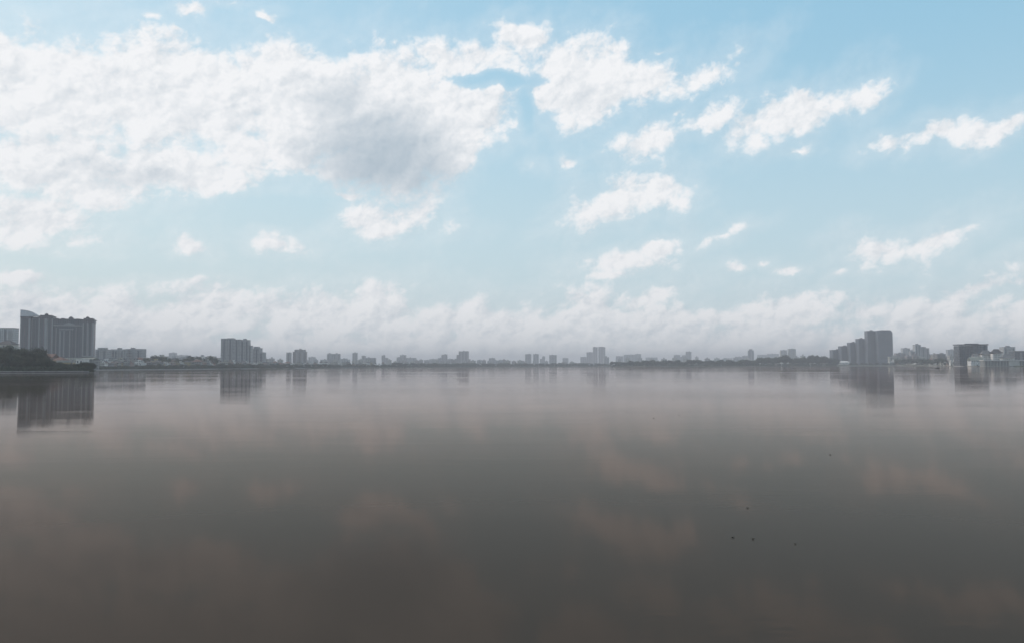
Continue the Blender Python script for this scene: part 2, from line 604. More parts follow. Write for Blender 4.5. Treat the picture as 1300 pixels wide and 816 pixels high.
M = {
    'grey': facade('grey_render_wall', (0.33, 0.32, 0.335)),
    'rose': facade('rose_grey_wall', (0.24, 0.195, 0.195), bay=3.0),
    'blue': facade('blue_grey_wall', (0.15, 0.17, 0.21), bay=2.8, u0=.12, u1=.88),
    'pale': facade('pale_wall', (0.42, 0.42, 0.43), bay=3.6),
    'cream': facade('cream_wall', (0.38, 0.36, 0.32), bay=3.2),
    'dark': facade('dark_glazed_wall', (0.10, 0.105, 0.125), bay=2.2, u0=.06, u1=.94, v0=.16, v1=.9),
    'slate': facade('slate_tower_wall', (0.13, 0.145, 0.185), bay=2.6, u0=.15, u1=.85, v0=.2, v1=.85),
    'brown': facade('brown_grey_wall', (0.17, 0.15, 0.15), bay=3.3),
    'hotel': facade('apartment_complex_wall', (0.135, 0.135, 0.155), bay=3.0, floor=3.2),
    'hotel_rose': facade('apartment_complex_rose_wall', (0.165, 0.14, 0.15), bay=3.0, floor=3.2),
    'house_white': facade('white_house_wall', (0.72, 0.69, 0.67), bay=3.0, u0=.3, u1=.72, v0=.3, v1=.75),
    'house_grey': facade('grey_house_wall', (0.25, 0.25, 0.25), bay=2.8, u0=.3, u1=.75, v0=.3, v1=.75),
    'house_yellow': facade('ochre_house_wall', (0.36, 0.28, 0.16), bay=3.0, u0=.3, u1=.72, v0=.3, v1=.75),
    'house_pink': facade('pink_house_wall', (0.34, 0.24, 0.21), bay=3.0, u0=.3, u1=.72, v0=.3, v1=.75),
    'trim': plain('pale_trim', (0.25, 0.25, 0.262)),
    'trim_dark': plain('dark_trim', (0.085, 0.09, 0.105)),
    'glass': plain('dark_window_glass', (0.062, 0.070, 0.083), 0.3, 0.5),
    'screen': plain('frosted_crown_panels', (0.50, 0.485, 0.51), 0.5),
    'rooftar': plain('grey_roof_felt', (0.12, 0.12, 0.125)),
    'rooftile': plain('red_roof_tile', (0.115, 0.065, 0.054)),
    'roofdark': plain('dark_roof_tile', (0.055, 0.055, 0.06)),
    'roofgreen': plain('grey_green_roof_sheet', (0.15, 0.16, 0.145)),
    'white': plain('white_paint', (0.56, 0.535, 0.52), vary=0.08),
    'concrete': plain('weathered_concrete', (0.33, 0.315, 0.30), vary=0.2),
    'cream_bay': plain('pale_bay_wall', (0.46, 0.44, 0.415)),
    'stone': plain('dark_wet_stone', (0.085, 0.07, 0.075), vary=0.3),
    'bluesheet': plain('blue_metal_sheet', (0.03, 0.07, 0.20), 0.5),
    'bark': plain('tree_bark', (0.06, 0.048, 0.038), 0.9),
    'boat': plain('dark_boat_wood', (0.05, 0.045, 0.04), 0.6),
    'leaf_dead': plain('dead_leaf', (0.035, 0.028, 0.018), 0.6, scale=20),
}


def leaf_material(name, a, c):
    m, b = material(name)
    geo = b.n('ShaderNodeNewGeometry')
    oi = b.n('ShaderNodeObjectInfo').outputs['Random']
    oc = b.n('ShaderNodeTexCoord').outputs['Object']
    big = b.noise(oc, 0.35, 3, 0.5)[0]
    f = b.m('ADD', b.m('MULTIPLY', geo.outputs['Random Per Island'], 0.45), b.m('MULTIPLY_ADD', big, 0.9, -0.25), clamp=True)
    cc = b.mix(f, a, c)
    cc = b.v('SCALE', cc, scale=b.m('MULTIPLY_ADD', oi, 0.5, 0.75))
    finish(b, principled(b, cc, 0.7, 0.2))
    return m


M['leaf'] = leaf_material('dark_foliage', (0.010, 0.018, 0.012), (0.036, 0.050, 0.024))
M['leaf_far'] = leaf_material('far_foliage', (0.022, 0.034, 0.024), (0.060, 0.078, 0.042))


def ground_material():
    m, b = material('shore_ground')
    pos = b.n('ShaderNodeNewGeometry').outputs['Position']
    n1 = b.noise(pos, 0.03, 6, 0.6)[0]
    n2 = b.noise(pos, 0.4, 4, 0.6)[0]
    c = b.mix(b.step(n1, 0.42, 0.6), (0.045, 0.055, 0.03), (0.13, 0.115, 0.095))
    c = b.v('SCALE', c, scale=b.m('MULTIPLY_ADD', n2, 0.7, 0.65))
    finish(b, principled(b, c, 0.95, 0.1))
    return m


# ------------------------------------------------------------------ land
SHORE = [(-900, 420), (-500, 520), (-120, 590), (0, 612), (60, 622), (108, 632), (118.5, 665), (119.5, 900), (121, 1120), (150, 1180), (200, 1270),
         (260, 1380), (320, 1560), (380, 1850), (440, 2150), (520, 2500), (600, 2780), (680, 3000), (771, 3150), (773, 2900), (776, 2480),
         (850, 2400), (960, 2340), (1060, 2320), (1140, 2200), (1185, 1900), (1215, 1600), (1246, 1400), (1300, 1330), (1500, 1150), (1900, 900), (2500, 650)]


def shore_d(px):
    for (a, da), (b, db) in zip(SHORE, SHORE[1:]):
        if a <= px <= b:
            return da + (db - da) * (px - a) / (b - a)
    return 3000.0


def gx(px, d):
    """world x of a place on the far land seen at photo column px, at distance d"""
    r = ray(px, 463.8 - 0.0036 * (px - 650))
    return r.x / r.y * d


def hor(px):
    return 463.6 - 0.0036 * (px - 650)


land_v, land_f = [], []
front, rim = [], []
for (px, d) in SHORE:
    x = gx(px, d)
    k = 1 + 5.0 / d
    front.append((x, d, -0.6))
    rim.append((x * k, d * k, GZ - 0.02))
back = []
for (x, y, z) in rim:
    s = min((FAR - 20) / abs(y), (FAR - 20) / max(abs(x), 1))
    back.append((x * s, y * s, GZ - 0.02))
n = len(SHORE)
land_v = front + rim + back
for i in range(n - 1):
    land_f += [(i, i + 1, i + 1 + n, i + n), (i + n, i + 1 + n, i + 1 + 2 * n, i + 2 * n)]
# close the far corners
cl = len(land_v)
land_v += [(-FAR + 20, FAR - 20, GZ - 0.02), (FAR - 20, FAR - 20, GZ - 0.02)]
for i in range(n - 1):
    a, b = back[i], back[i + 1]
    if abs(a[0]) > abs(a[1]) - 1 and abs(b[0]) < abs(b[1]) - 1:
        land_f.append((i + 2 * n, i + 1 + 2 * n, cl))
    if abs(a[0]) < abs(a[1]) - 1 and abs(b[0]) > abs(b[1]) - 1:
        land_f.append((i + 2 * n, i + 1 + 2 * n, cl + 1))
ground = mesh_obj('ground', land_v, land_f, ground_material())
ground['kind'] = 'structure'


# ------------------------------------------------------------------ towers
class Face:
    """a vertical building front standing at distance d, turned by yaw"""
    def __init__(self, pxc, d, yaw=0.0):
        self.cx, self.cy, self.yaw = gx(pxc, d), d, R(yaw)
        self.c, self.s = math.cos(self.yaw), math.sin(self.yaw)

    def u(self, px, off=0.0):
        """local x on the front (off = metres the front stands forward)"""
        r = ray(px, hor(px))
        t = r.x / r.y
        cx, cy_ = self.cx + self.s * off, self.cy - self.c * off
        return (t * cy_ - cx) / (self.c - self.s * t)

    def z(self, px, py, off=0.0):
        """local height (above the land) of a point of the front"""
        u = self.u(px, off)
        d = self.cy - self.c * off + self.s * u
        return at(px, py, d).z - GZ

    def root(self, name, label, cat, group=None):
        return thing(name, label, cat, (self.cx, self.cy, GZ), self.yaw, group)


def balcony_stack(x0, x1, y, z0, z1, out=1.2, floor=3.3, mi=0):
    m_ = MB()
    z = z0 + floor
    while z < z1 - 1.5:
        m_.box(x0, x1, y - out, y, z - 0.15, z + 0.95)
        z += floor
    m_.box(x0 + .1, x1 - .1, y - .12, y + .05, z0 + 2, z)
    return m_


def section(root, f, px0, px1, top, mat_, depth=18.0, fwd=0.0, strips=None, roof='slab', z0=0.0, strip_mat='glass', trim='trim', seed=0):
    """one block of a tower: wall, roof, recessed window strips, balconies, stair house"""
    rnd = random.Random(seed * 7 + int(px0 * 10))
    x0, x1 = f.u(px0, fwd), f.u(px1, fwd)
    zt = f.z((px0 + px1) / 2, top, fwd)
    w = x1 - x0
    MB().box(x0, x1, -fwd, depth, z0, zt).build('wall', M[mat_], root)
    if roof == 'slab':
        MB().box(x0 - .3, x1 + .3, -fwd - .3, depth + .3, zt, zt + 0.8).build('roof', M[trim], root)
    elif roof == 'cornice':
        r = MB().box(x0 - 1.4, x1 + 1.4, -fwd - 1.4, depth + .5, zt - 2.2, zt - 1.2)
        r.box(x0 - .8, x1 + .8, -fwd - .8, depth + .4, zt - 1.2, zt + .6)
        r.build('roof', M[trim], root)
    elif roof == 'hip':
        MB().hip(x0 - .8, x1 + .8, -fwd - .8, depth + .8, zt, zt + min(w, depth) * 0.3).build('roof', M['roofdark'], root)
    if roof in ('slab', 'cornice') and w > 17:
        k = rnd.uniform(.25, .6)
        MB().box(x0 + w * k, x0 + w * k + min(7, w * .35), 3 - fwd, 9 - fwd, zt + .9, zt + 3.6).build('stair_house', M['grey'], root)
    ns = strips if strips is not None else max(1, int(w / 8.5))
    for i in range(ns):
        c = x0 + w * (i + 0.5) / ns
        hw = min(1.6, w / ns * 0.2)
        if i % 2 == 0 or ns < 3:
            MB().box(c - hw, c + hw, -fwd - .25, -fwd + .1, z0 + 3, zt - 2.4).build('window_strip', M[strip_mat], root)
        else:
            balcony_stack(c - hw * 1.5, c + hw * 1.5, -fwd, z0 + 3, zt - 2).build('balcony_stack', M[trim], root)
    return x0, x1, zt


LANDMARKS = []


def tower(name, label, parts, d, mat_='grey', yaw=0.0, cat='apartment tower', group=None, depth=18.0, mark=None, **kw):
    """parts: (px0, px1, top_py[, material[, forward]])"""
    a, b = min(p[0] for p in parts), max(p[1] for p in parts)
    f = Face((a + b) / 2, d, yaw)
    r = f.root(name, label, cat, group)
    for i, p in enumerate(parts):
        section(r, f, p[0], p[1], p[2], p[3] if len(p) > 3 else mat_, depth - i * 0.37, p[4] if len(p) > 4 else 0.0, seed=i, **kw)
    if mark:
        LANDMARKS.append(((a + b) / 2, mark))
    return r


# --- the big apartment complex on the left
F = Face(71.5, 1240.0, 20.0)
cx_root = F.root('apartment_complex', 'huge grey apartment slab with pale curved crown, biggest building at the left shore', 'apartment complex')


def slabf(px0, px1, t, b_, fwd, depth, name, mat_):
    x0, x1 = F.u(px0, fwd), F.u(px1, fwd)
    z1, z0 = F.z((px0 + px1) / 2, t, fwd), (0.0 if b_ is None else F.z((px0 + px1) / 2, b_, fwd))
    return MB().box(x0, x1, -fwd, depth, z0, z1).build(name, M[mat_], cx_root)


slabf(24, 37.5, 402.6, None, 1.0, 22, 'wall', 'hotel_rose')
slabf(37.6, 47, 403.6, None, -2.5, 21, 'wall', 'hotel')
slabf(47.1, 66, 402.0, None, 2.5, 20, 'wall', 'hotel_rose')
slabf(66.1, 103, 405.6, None, 0.0, 19, 'wall', 'hotel')
slabf(74, 91.5, 418, None, 2.2, -0.05, 'wall', 'hotel')
slabf(103.1, 117.6, 405.6, None, 3.0, 19.6, 'wall', 'hotel_rose')
slabf(19, 24, 455, None, 7.0, 20, 'podium', 'hotel')
slabf(24.1, 119.5, 453.5, None, 8.0, 0.9, 'podium', 'cream')
slabf(104, 119.8, 451.0, 452.4, 9.0, -2.9, 'podium_roof', 'trim')
# roofs and cornices
for (a_, b_, t_, fw, dp) in ((23.5, 38, 402.6, 1.9, 22.4), (37.7, 46.9, 403.6, -1.6, 21.3), (46.6, 66.5, 402.0, 3.6, 20.5),
                             (66.9, 102.2, 405.6, 1.0, 19.4), (102.4, 118.9, 406.6, 4.4, 20.2)):
    x0_, x1_ = F.u(a_, fw), F.u(b_, fw)
    zt_ = F.z((a_ + b_) / 2, t_, fw)
    MB().box(x0_, x1_, -fw, dp, zt_ + .02, zt_ + 1.1).box(x0_ + .7, x1_ - .7, -fw + .7, dp - .5, zt_ - 3.2, zt_ - 2.3).build('roof', M['trim_dark'], cx_root)
slabf(49, 64, 400.0, 401.0, 1.0, 16, 'roof_deck', 'hotel_rose')
slabf(104.5, 116.5, 403.9, 405.4, 1.5, 16, 'roof_deck', 'hotel_rose')
slabf(64.5, 102.8, 412.3, 413.6, 1.3, -0.03, 'string_course', 'trim')
slabf(73.6, 92, 417.2, 418.4, 3.0, 0.4, 'string_course', 'trim')
for i, (a_, b_, t_) in enumerate(((68, 72, 403.9), (76, 80, 404.0), (85.5, 91, 403.4), (95, 99, 404.6))):
    slabf(a_, b_, t_, 405.7, -2.0, 12, 'dormer', 'hotel')
# pediment over the centre
f0 = 1.6
MB().elevation([(F.u(78, f0), F.z(78, 412.2, f0)), (F.u(94, f0), F.z(94, 412.2, f0)), (F.u(86, f0), F.z(86, 409.2, f0))], -f0, -0.02).build('pediment', M['trim'], cx_root)
# cupolas on the bay towers
for (p_, t_, b_) in ((57, 397.9, 400.2), (88.3, 402.0, 403.7), (109.5, 402.0, 404.1)):
    x_, zb, zt_ = F.u(p_, -4), F.z(p_, b_, -4), F.z(p_, t_, -4)
    MB().lathe([(2.6, zb - 1), (2.6, zb + (zt_ - zb) * .5), (2.0, zb + (zt_ - zb) * .8), (0.3, zt_ + .3)], 12, x_, 6).build('cupola', M['roofdark'], cx_root)
# curved crown screen
pts = [(23.8, 402.5), (46.6, 402.5), (46.6, 400.6), (43.5, 398.6), (40, 396.6), (36.5, 395.0), (32.5, 394.0), (28, 393.4), (23.8, 393.2)]
MB().elevation([(F.u(a_, 0.5), F.z(a_, b_, 0.5) + (1.15 if b_ > 402 else 0)) for a_, b_ in pts], -0.5, 15).build('crown_screen', M['screen'], cx_root)
# pilasters, window strips and balconies
for (a_, b_, t_, fw, mm) in ((24.2, 25.6, 404.5, 1.7, 'trim'), (34.6, 37.2, 404.5, 1.7, 'trim'), (47.3, 49, 404.5, 3.1, 'trim'), (55, 58.4, 404, 3.3, 'trim'), (64, 65.8, 404.5, 3.1, 'trim'),
                             (74.2, 76, 419.5, 2.8, 'trim'), (79.5, 80.8, 419.5, 2.9, 'trim'), (86.8, 88.2, 419.5, 2.9, 'trim'), (103.3, 105.2, 409, 3.6, 'trim'),
                             (109.0, 110.6, 409, 3.7, 'trim'), (115.6, 117.5, 409, 3.6, 'trim')):
    slabf(a_, b_, t_, 452.5, fw, -fw + 1.2, 'pilaster', mm)
for (a_, b_, t_, fw) in ((27, 29, 405, 1.3), (31, 33, 405, 1.3), (40, 42, 405.5, -2.2), (44, 45.6, 405.5, -2.2), (50.5, 53.4, 405, 2.8), (60, 62.6, 405, 2.8),
                         (67.5, 69.2, 415, .3), (71, 72.8, 415, .3), (77, 78.6, 420, 2.5), (82, 85.6, 420, 2.5), (89, 90.6, 420, 2.5),
                         (93, 94.6, 415, .3), (96, 97.6, 415, .3), (99.6, 101.4, 415, .3), (106, 108, 410, 3.3), (112, 114.5, 410, 3.3)):
    slabf(a_, b_, t_, 453, fw, -fw + .28, 'window_strip', 'glass')
for (a_, b_, t_, fw) in ((37.9, 39.8, 406, -2.5), (58.6, 59.9, 405, 2.5), (69.5, 70.8, 416, 0), (95, 95.9, 416, 0), (110.9, 111.9, 410, 3)):
    balcony_stack(F.u(a_, fw), F.u(b_, fw), -fw, 16, F.z(a_, t_, fw), 1.3, 3.2).build('balcony_stack', M['trim'], cx_root)
LANDMARKS.append((71, 'the crowned apartment slab'))

# --- the six stepped towers on the right
TWR = 'six stepped slate towers on the right shore'
ords = ['lowest and leftmost of the six stepped slate towers', 'second lowest of the six stepped slate towers',
        'third of the six stepped slate towers counted from the low end', 'fourth of the six stepped slate towers, just left of the tall pair',
        'tall slate tower second from the right end of the stepped row', 'tallest stepped slate tower, with a rounded right shoulder']
for i, (a_, b_, t_) in enumerate(((1057.5, 1068, 444.0), (1068.6, 1079.2, 439.3), (1079.8, 1090, 434.8), (1090.7, 1101.3, 430.0), (1102.3, 1115, 420.0))):
    tower('apartment_tower', ords[i], [(a_, b_, t_)], 2480 + (5 - i) * 22, 'slate', 4 - i, group=TWR, depth=22, strips=3 if i < 4 else 4, strip_mat='glass', trim='trim_dark')
f = Face(1125, 2480, -3)
r = f.root('apartment_tower', ords[5], 'apartment tower', TWR)
x0_, x1_ = f.u(1115.6), f.u(1134.2)
zt_ = f.z(1125, 418.8)
arc = [(x1_ - 11 + 11 * math.sin(t), zt_ - 11 + 11 * math.cos(t)) for t in [PI / 2 * k / 7 for k in range(8)]]
MB().elevation([(x0_, 0), (x1_, 0)] + arc[::-1] + [(x0_ + 6, zt_), (x0_ + 4.5, zt_ - 1.5), (x0_, zt_ - 1.5)], 0, 24).build('wall', M['slate'], r)
for a_ in (1119, 1123, 1127, 1131):
    MB().box(f.u(a_ - .6), f.u(a_ + .6), -.3, .1, 10, zt_ - 9).build('window_strip', M['glass'], r)
MB().box(x0_ - 3, x1_ + 3, -6, -.02, 0, 14).build('podium', M['slate'], r)
MB().box(x0_ - 3.6, x1_ + 3.6, -6.6, -.6, 14.02, 14.9).build('podium_roof', M['trim'], r)
LANDMARKS.append((1096, 'the stepped slate towers'))

# --- every other tower and block, left to right: (name, label, parts, distance, material, yaw, landmark words)
T = [
    ('office_block', 'pale bluish flat-topped block rising behind the dark trees at far left', [(-26, 15.5, 416.3)], 1420, 'pale', 6, 'the pale block at the far left'),
    ('office_block', 'pale block with low round-backed roof just right of the crowned slab', [(120.5, 135.5, 443.6, 'grey'), (123.5, 132, 441.4, 'pale', -4)], 1550, 'grey', 5, None),
    ('apartment_block', 'wide grey block with two white vertical bays beside the crowned slab', [(140.5, 158.5, 443.4, 'grey'), (144.5, 148.8, 443.9, 'pale', 1.5), (152.6, 156.3, 443.9, 'pale', 1.5)], 1620, 'grey', 3, 'the block with white bays'),
    ('apartment_block', 'plain grey flat-roofed slab right of the block with white bays', [(159, 179, 443.0)], 1640, 'grey', -3, 'the plain grey slab'),
    ('apartment_tower', 'small hazy square tower over the roofs left of the low domed hump', [(214, 223, 447.6)], 3920, 'grey', 4, 'the small square tower'),
    ('apartment_block', 'low hazy wide block right of the small square tower', [(224.5, 237, 450.6)], 3920, 'pale', -5, None),
    ('apartment_tower', 'tall pale-grey ribbed tower slab with stepped right wing', [(280, 288.2, 429.8, 'grey', 1), (288.3, 295.6, 429.4, 'grey', 0), (295.7, 304.4, 430.9, 'grey', 1.6), (304.5, 315.2, 431.6, 'grey', .4), (315.3, 318.6, 438.6, 'grey', -1)], 1780, 'grey', 5, 'the tall ribbed slab'),
    ('apartment_tower', 'stepped grey tower with rounded top beside the tall ribbed slab', [(317.6, 322, 442.6, 'grey', -3), (322.1, 329, 441.8), (329.1, 333.6, 447.2), (321.6, 327, 440.0, 'pale', -5)], 1880, 'grey', -4, None),
    ('apartment_tower', 'slim hazy tower just left of the rose-grey square tower', [(363.3, 369, 447.2)], 2800, 'grey', 4, None),
    ('apartment_tower', 'rose-grey square tower with a higher flat middle top', [(371.4, 388.6, 446.2), (373.6, 387, 443.6, 'rose', -.8)], 2632, 'rose', 3, 'the rose-grey square tower'),
    ('apartment_block', 'low pale block close right of the rose-grey square tower', [(391.4, 399.8, 453.0)], 3920, 'pale', 0, None),
    ('apartment_block', 'very low grey block left of the terraced tower', [(406.5, 416.5, 456.2)], 3560, 'grey', 0, None),
    ('apartment_tower', 'terraced hazy tower with pale upper floors and stepped right side', [(415, 423, 448.8, 'pale', .5), (423.1, 431.6, 448.9), (431.7, 438.2, 455.2, 'grey', -1), (417, 424, 455, 'grey', 5)], 3380, 'grey', 4, 'the terraced tower'),
    ('apartment_tower', 'slim square tower standing alone right of the terraced tower', [(447.3, 453.6, 447.8), (453.7, 458.6, 456.6, 'pale', -1)], 3740, 'grey', 5, 'the slim lone tower'),
    ('apartment_block', 'long low grey block with a raised left end, right of the slim lone tower', [(459.2, 463.4, 451.2), (463.5, 476.6, 453.9, 'grey', -1), (455, 459.1, 456.8, 'grey', -2)], 3650, 'grey', -3, None),
    ('apartment_tower', 'small notched hazy tower left of the wedge-topped tower', [(484.3, 488.8, 450.8), (488.9, 492.8, 453.8, 'grey', -1)], 4280, 'grey', 4, None),
    ('apartment_tower', 'wedge-topped hazy tower with a low right wing', [(507.6, 515, 450.4), (503.4, 507.5, 453.4, 'grey', -1), (515.1, 528, 453.8, 'pale', -2)], 4370, 'grey', -4, 'the wedge-topped tower'),
    ('office_block', 'tiny dark block in front of the wedge-topped tower', [(520.8, 524.4, 458.3)], 3920, 'blue', 0, None),
    ('apartment_block', 'low pale hazy row block between the wedge-topped tower and the stepped tower', [(538, 545, 456.6), (545.1, 553, 455.4, 'pale', .5)], 5000, 'pale', 0, None),
    ('apartment_tower', 'hazy tower with low shoulders left of the broad-shouldered tower', [(560.4, 568, 449.8), (556, 560.3, 454.2, 'grey', -1), (568.1, 576, 455.2, 'grey', -1)], 4460, 'grey', 4, 'the hazy tower with low shoulders'),
    ('apartment_tower', 'broad-shouldered tallest tower of the hazy left-centre skyline', [(582.4, 594.8, 445.6), (579.6, 582.3, 450, 'brown', -1), (576.8, 579.5, 455, 'brown', -1), (594.9, 597, 455.6, 'brown', -1)], 4370, 'brown', -4, 'the broad-shouldered tower'),
    ('apartment_block', 'tiny faint block midway along the bare far shore', [(606, 612, 456.4)], 5720, 'grey', 0, None),
    ('apartment_tower', 'small square hazy tower alone left of the first twin tower', [(620.8, 628.6, 454.2), (628.7, 632, 458.4, 'pale', -1)], 4820, 'brown', 4, 'the small lone far tower'),
    ('apartment_tower', 'left one of the two equal hazy towers near the middle', [(666.9, 674.6, 449.2)], 4640, 'grey', 5, None),
    ('apartment_tower', 'right one of the two equal hazy towers near the middle', [(677.2, 684, 449.2)], 4640, 'grey', 5, 'the two equal towers'),
    ('apartment_tower', 'thin faint tower with a low left foot, between the equal pair and the wide tower', [(688.4, 692, 452.2), (685.4, 688.3, 455.2, 'grey', -1)], 5360, 'grey', 0, None),
    ('apartment_tower', 'wide squat hazy tower right of the thin faint tower', [(697.2, 706.8, 450.4)], 4640, 'grey', -4, 'the wide squat tower'),
    ('apartment_tower', 'small faint square tower left of the tall twin slabs', [(714.4, 721.6, 454.2)], 5720, 'grey', 4, None),
    ('apartment_tower', 'lowest faint step of the hazy stair of towers by the tall twins', [(737, 744.6, 452.8)], 6080, 'brown', 0, None),
    ('apartment_tower', 'middle faint step of the hazy stair, touching the tall twins', [(745, 752.6, 446.8)], 5990, 'brown', 0, None),
    ('apartment_tower', 'left one of the tall hazy twin slabs near the middle', [(753.2, 758.9, 440.2)], 5900, 'brown', 3, None),
    ('apartment_tower', 'right and wider one of the tall hazy twin slabs near the middle', [(760.1, 768.6, 440.0)], 5900, 'brown', 3, 'the tall twin slabs'),
    ('apartment_block', 'pale faint block rising behind the left tip of the wooded spit', [(782, 791.6, 451.8)], 5720, 'pale', 0, None),
    ('apartment_block', 'long pale faint block behind the wooded spit with a raised right end', [(792.4, 807, 449.8), (807.1, 814, 449.0, 'pale', .5)], 5720, 'pale', 0, 'the long pale block'),
    ('apartment_block', 'low faint slab behind the middle of the wooded spit', [(820, 835, 453.4)], 6080, 'pale', 0, None),
    ('apartment_tower', 'faint tower pair on one base behind the wooded spit', [(871.2, 878, 446.0), (866.4, 871.1, 450.6, 'grey', -1), (856, 863.6, 450.2, 'grey', -1), (863.7, 866.3, 452.6, 'grey', -2)], 5540, 'grey', 0, 'the faint tower pair'),
    ('apartment_block', 'very faint low block between the faint pair and the slender tower', [(919, 930, 454.2)], 6440, 'grey', 0, None),
    ('apartment_block', 'low faint block with stepped roof left of the slender tower', [(936, 943, 452.6), (943.1, 949.6, 451.4, 'grey', -1)], 5360, 'grey', 0, None),
    ('apartment_tower', 'slender hazy tower with a stubby rooftop mast room', [(950.8, 957.4, 444.6), (952, 955.6, 442.8, 'grey', -3)], 4640, 'slate', 4, 'the slender tower'),
    ('apartment_block', 'long faint low block behind trees left of the pale pair', [(962, 975, 450.0), (975.1, 989, 448.8, 'pale', -1)], 6260, 'pale', 0, None),
    ('apartment_tower', 'left and lower one of the pale tower pair behind the right shore trees', [(991.8, 999.6, 444.2)], 4460, 'cream', 3, None),
    ('apartment_tower', 'right and taller one of the pale tower pair behind the right shore trees', [(1001.8, 1010.8, 442.6)], 4460, 'cream', 3, 'the pale tower pair'),
    ('apartment_block', 'low rose-grey block right of the slate towers', [(1138, 1150, 448.2)], 2800, 'rose', 0, None),
    ('apartment_tower', 'pale block behind the narrow stair-topped tower', [(1146.6, 1156, 441.8), (1156.1, 1161.4, 444.4, 'pale', -1)], 3380, 'pale', 3, None),
    ('apartment_tower', 'narrow pale tower with stair-stepped right wings right of the slate towers', [(1162.4, 1169.6, 437.4, 'pale', 1), (1169.7, 1176, 440.2), (1176.1, 1180.2, 441.8, 'grey', -.7), (1156.6, 1162.3, 446.0, 'grey', -1)], 2576, 'grey', -3, 'the stair-topped tower'),
    ('apartment_block', 'small low pale block right of the stair-topped tower', [(1182.4, 1188.6, 449.4)], 2576, 'pale', 0, None),
    ('apartment_block', 'low brownish block midway between stair-topped tower and glass block', [(1190.4, 1201, 449.0)], 2200, 'brown', 0, None),
    ('apartment_block', 'pale hazy block just left of the dark glass office block', [(1204, 1215.4, 443.6)], 3380, 'pale', 0, None),
    ('apartment_block', 'pale flat block above the boathouse roofs at the right edge', [(1275, 1289.6, 440.4)], 1900, 'pale', -4, None),
    ('office_block', 'dark low block cut by the right edge of the view', [(1289, 1336, 445.4)], 1640, 'dark', 3, None),
]
for t in T:
    far_ = t[3] > 2400
    tower(t[0], t[1], t[2], t[3], t[4], t[5], 'apartment block' if 'block' in t[0] and 'office' not in t[0] else ('office block' if 'office' in t[0] else 'apartment tower'),
          mark=t[6], depth=16 if far_ else 20)

# dark glass office block with a thick roof slab
f = Face(1236.5, 1520, -6)
r = f.root('office_block', 'dark glass office block with thick flat roof behind the white boathouse', 'office block')
for (a_, b_, t_, mm, fw) in ((1218.4, 1239.8, 438.4, 'dark', 0), (1239.9, 1254.6, 438.0, 'blue', -.6)):
    MB().box(f.u(a_, fw), f.u(b_, fw), -fw, 24 - fw, 0, f.z(1236, t_, fw)).build('wall', M[mm], r)
zr = f.z(1236, 438.0)
MB().box(f.u(1217.7), f.u(1255.3), -1.5, 25, zr + .3, zr + 2.2).build('roof', M['trim_dark'], r)
MB().box(f.u(1230), f.u(1245), 6, 16, zr + 2.2, zr + 3.6).build('plant_room', M['roofdark'], r)
for k in range(7):
    a_ = 1221 + k * 5
    MB().box(f.u(a_ - .35), f.u(a_ + .35), -1.1, .05, 4, zr - .3).build('fin', M['trim_dark'], r)
LANDMARKS.append((1236, 'the dark glass office block'))

# ------------------------------------------------------------------ low hazy blocks that close the strip between the towers
bp = {}


def block_proto(mk):
    t = thing('low_block', 'low block', 'apartment block')
    MB().box(-10, 10, 0, 14, 0, 18).build('wall', M[mk], t)
    MB().box(-10.4, 10.4, -.4, 14.4, 18, 18.8).build('roof', M['trim'], t)
    MB().box(-3, 3, 4, 9, 18.8, 21.4).build('stair_house', M[mk], t)
    for x in (-5.5, 5.5):
        MB().box(x - 1.2, x + 1.2, -.25, .1, 2, 16.5).build('window_strip', M['glass'], t)
    return t


rb = random.Random(77)
bplan = []
for (a_, b_, step, dist, top, jit) in ((126, 278, 15, 1900, 452.8, 1.6), (336, 362, 10, 2500, 455.5, 1), (390, 480, 9, 3100, 457.0, 1.2), (494, 662, 6.2, 3700, 457.4, 1.5),
                                       (664, 735, 12, 4300, 458.4, .8), (770, 950, 13, 4400, 453.8, 1.2), (1012, 1056, 8, 4000, 451.8, 1.0), (1136, 1216, 9, 2500, 450.6, 1.6)):
    p = a_
    while p < b_:
        bplan.append((p, dist + rb.uniform(-150, 150), top + rb.uniform(-jit, jit), rb.choice(['grey', 'pale', 'rose', 'cream']), rb.uniform(.7, 1.5)))
        p += step * rb.uniform(.75, 1.3)
TONE = {'grey': 'grey', 'pale': 'whitish', 'rose': 'rose-grey', 'cream': 'beige'}
byb = {}
for q in bplan:
    lm = min(LANDMARKS, key=lambda L: abs(L[0] - q[0]))
    byb.setdefault((q[3], lm[1], 'left' if q[0] < lm[0] else 'right', lm[0]), []).append(q)
ORDB = ['nearest', 'second', 'third', 'fourth', 'fifth', 'sixth', 'seventh', 'eighth', 'ninth']
for (mk, mark, side, lpx), qs in byb.items():
    qs.sort(key=lambda q: abs(q[0] - lpx))
    for i, q in enumerate(qs):
        lab = f'{ORDB[i] + " " if len(qs) > 1 else ""}low faint {TONE[mk]} block to the {side} of {mark}'
        sz = max(.6, (at(q[0], q[2], q[1]).z - GZ) / 18.8)
        loc = (gx(q[0], q[1]), q[1], GZ)
        if mk not in bp:
            o = bp[mk] = block_proto(mk)
            o['label'], o.location, o.scale, o['group'] = lab, loc, (q[4], 1, sz), 'low hazy blocks between the towers'
        else:
            copy_tree(bp[mk], lab, 'low hazy blocks between the towers', loc, R(rb.uniform(-8, 8)), (q[4], 1, sz))
print('blocks', len(bplan))

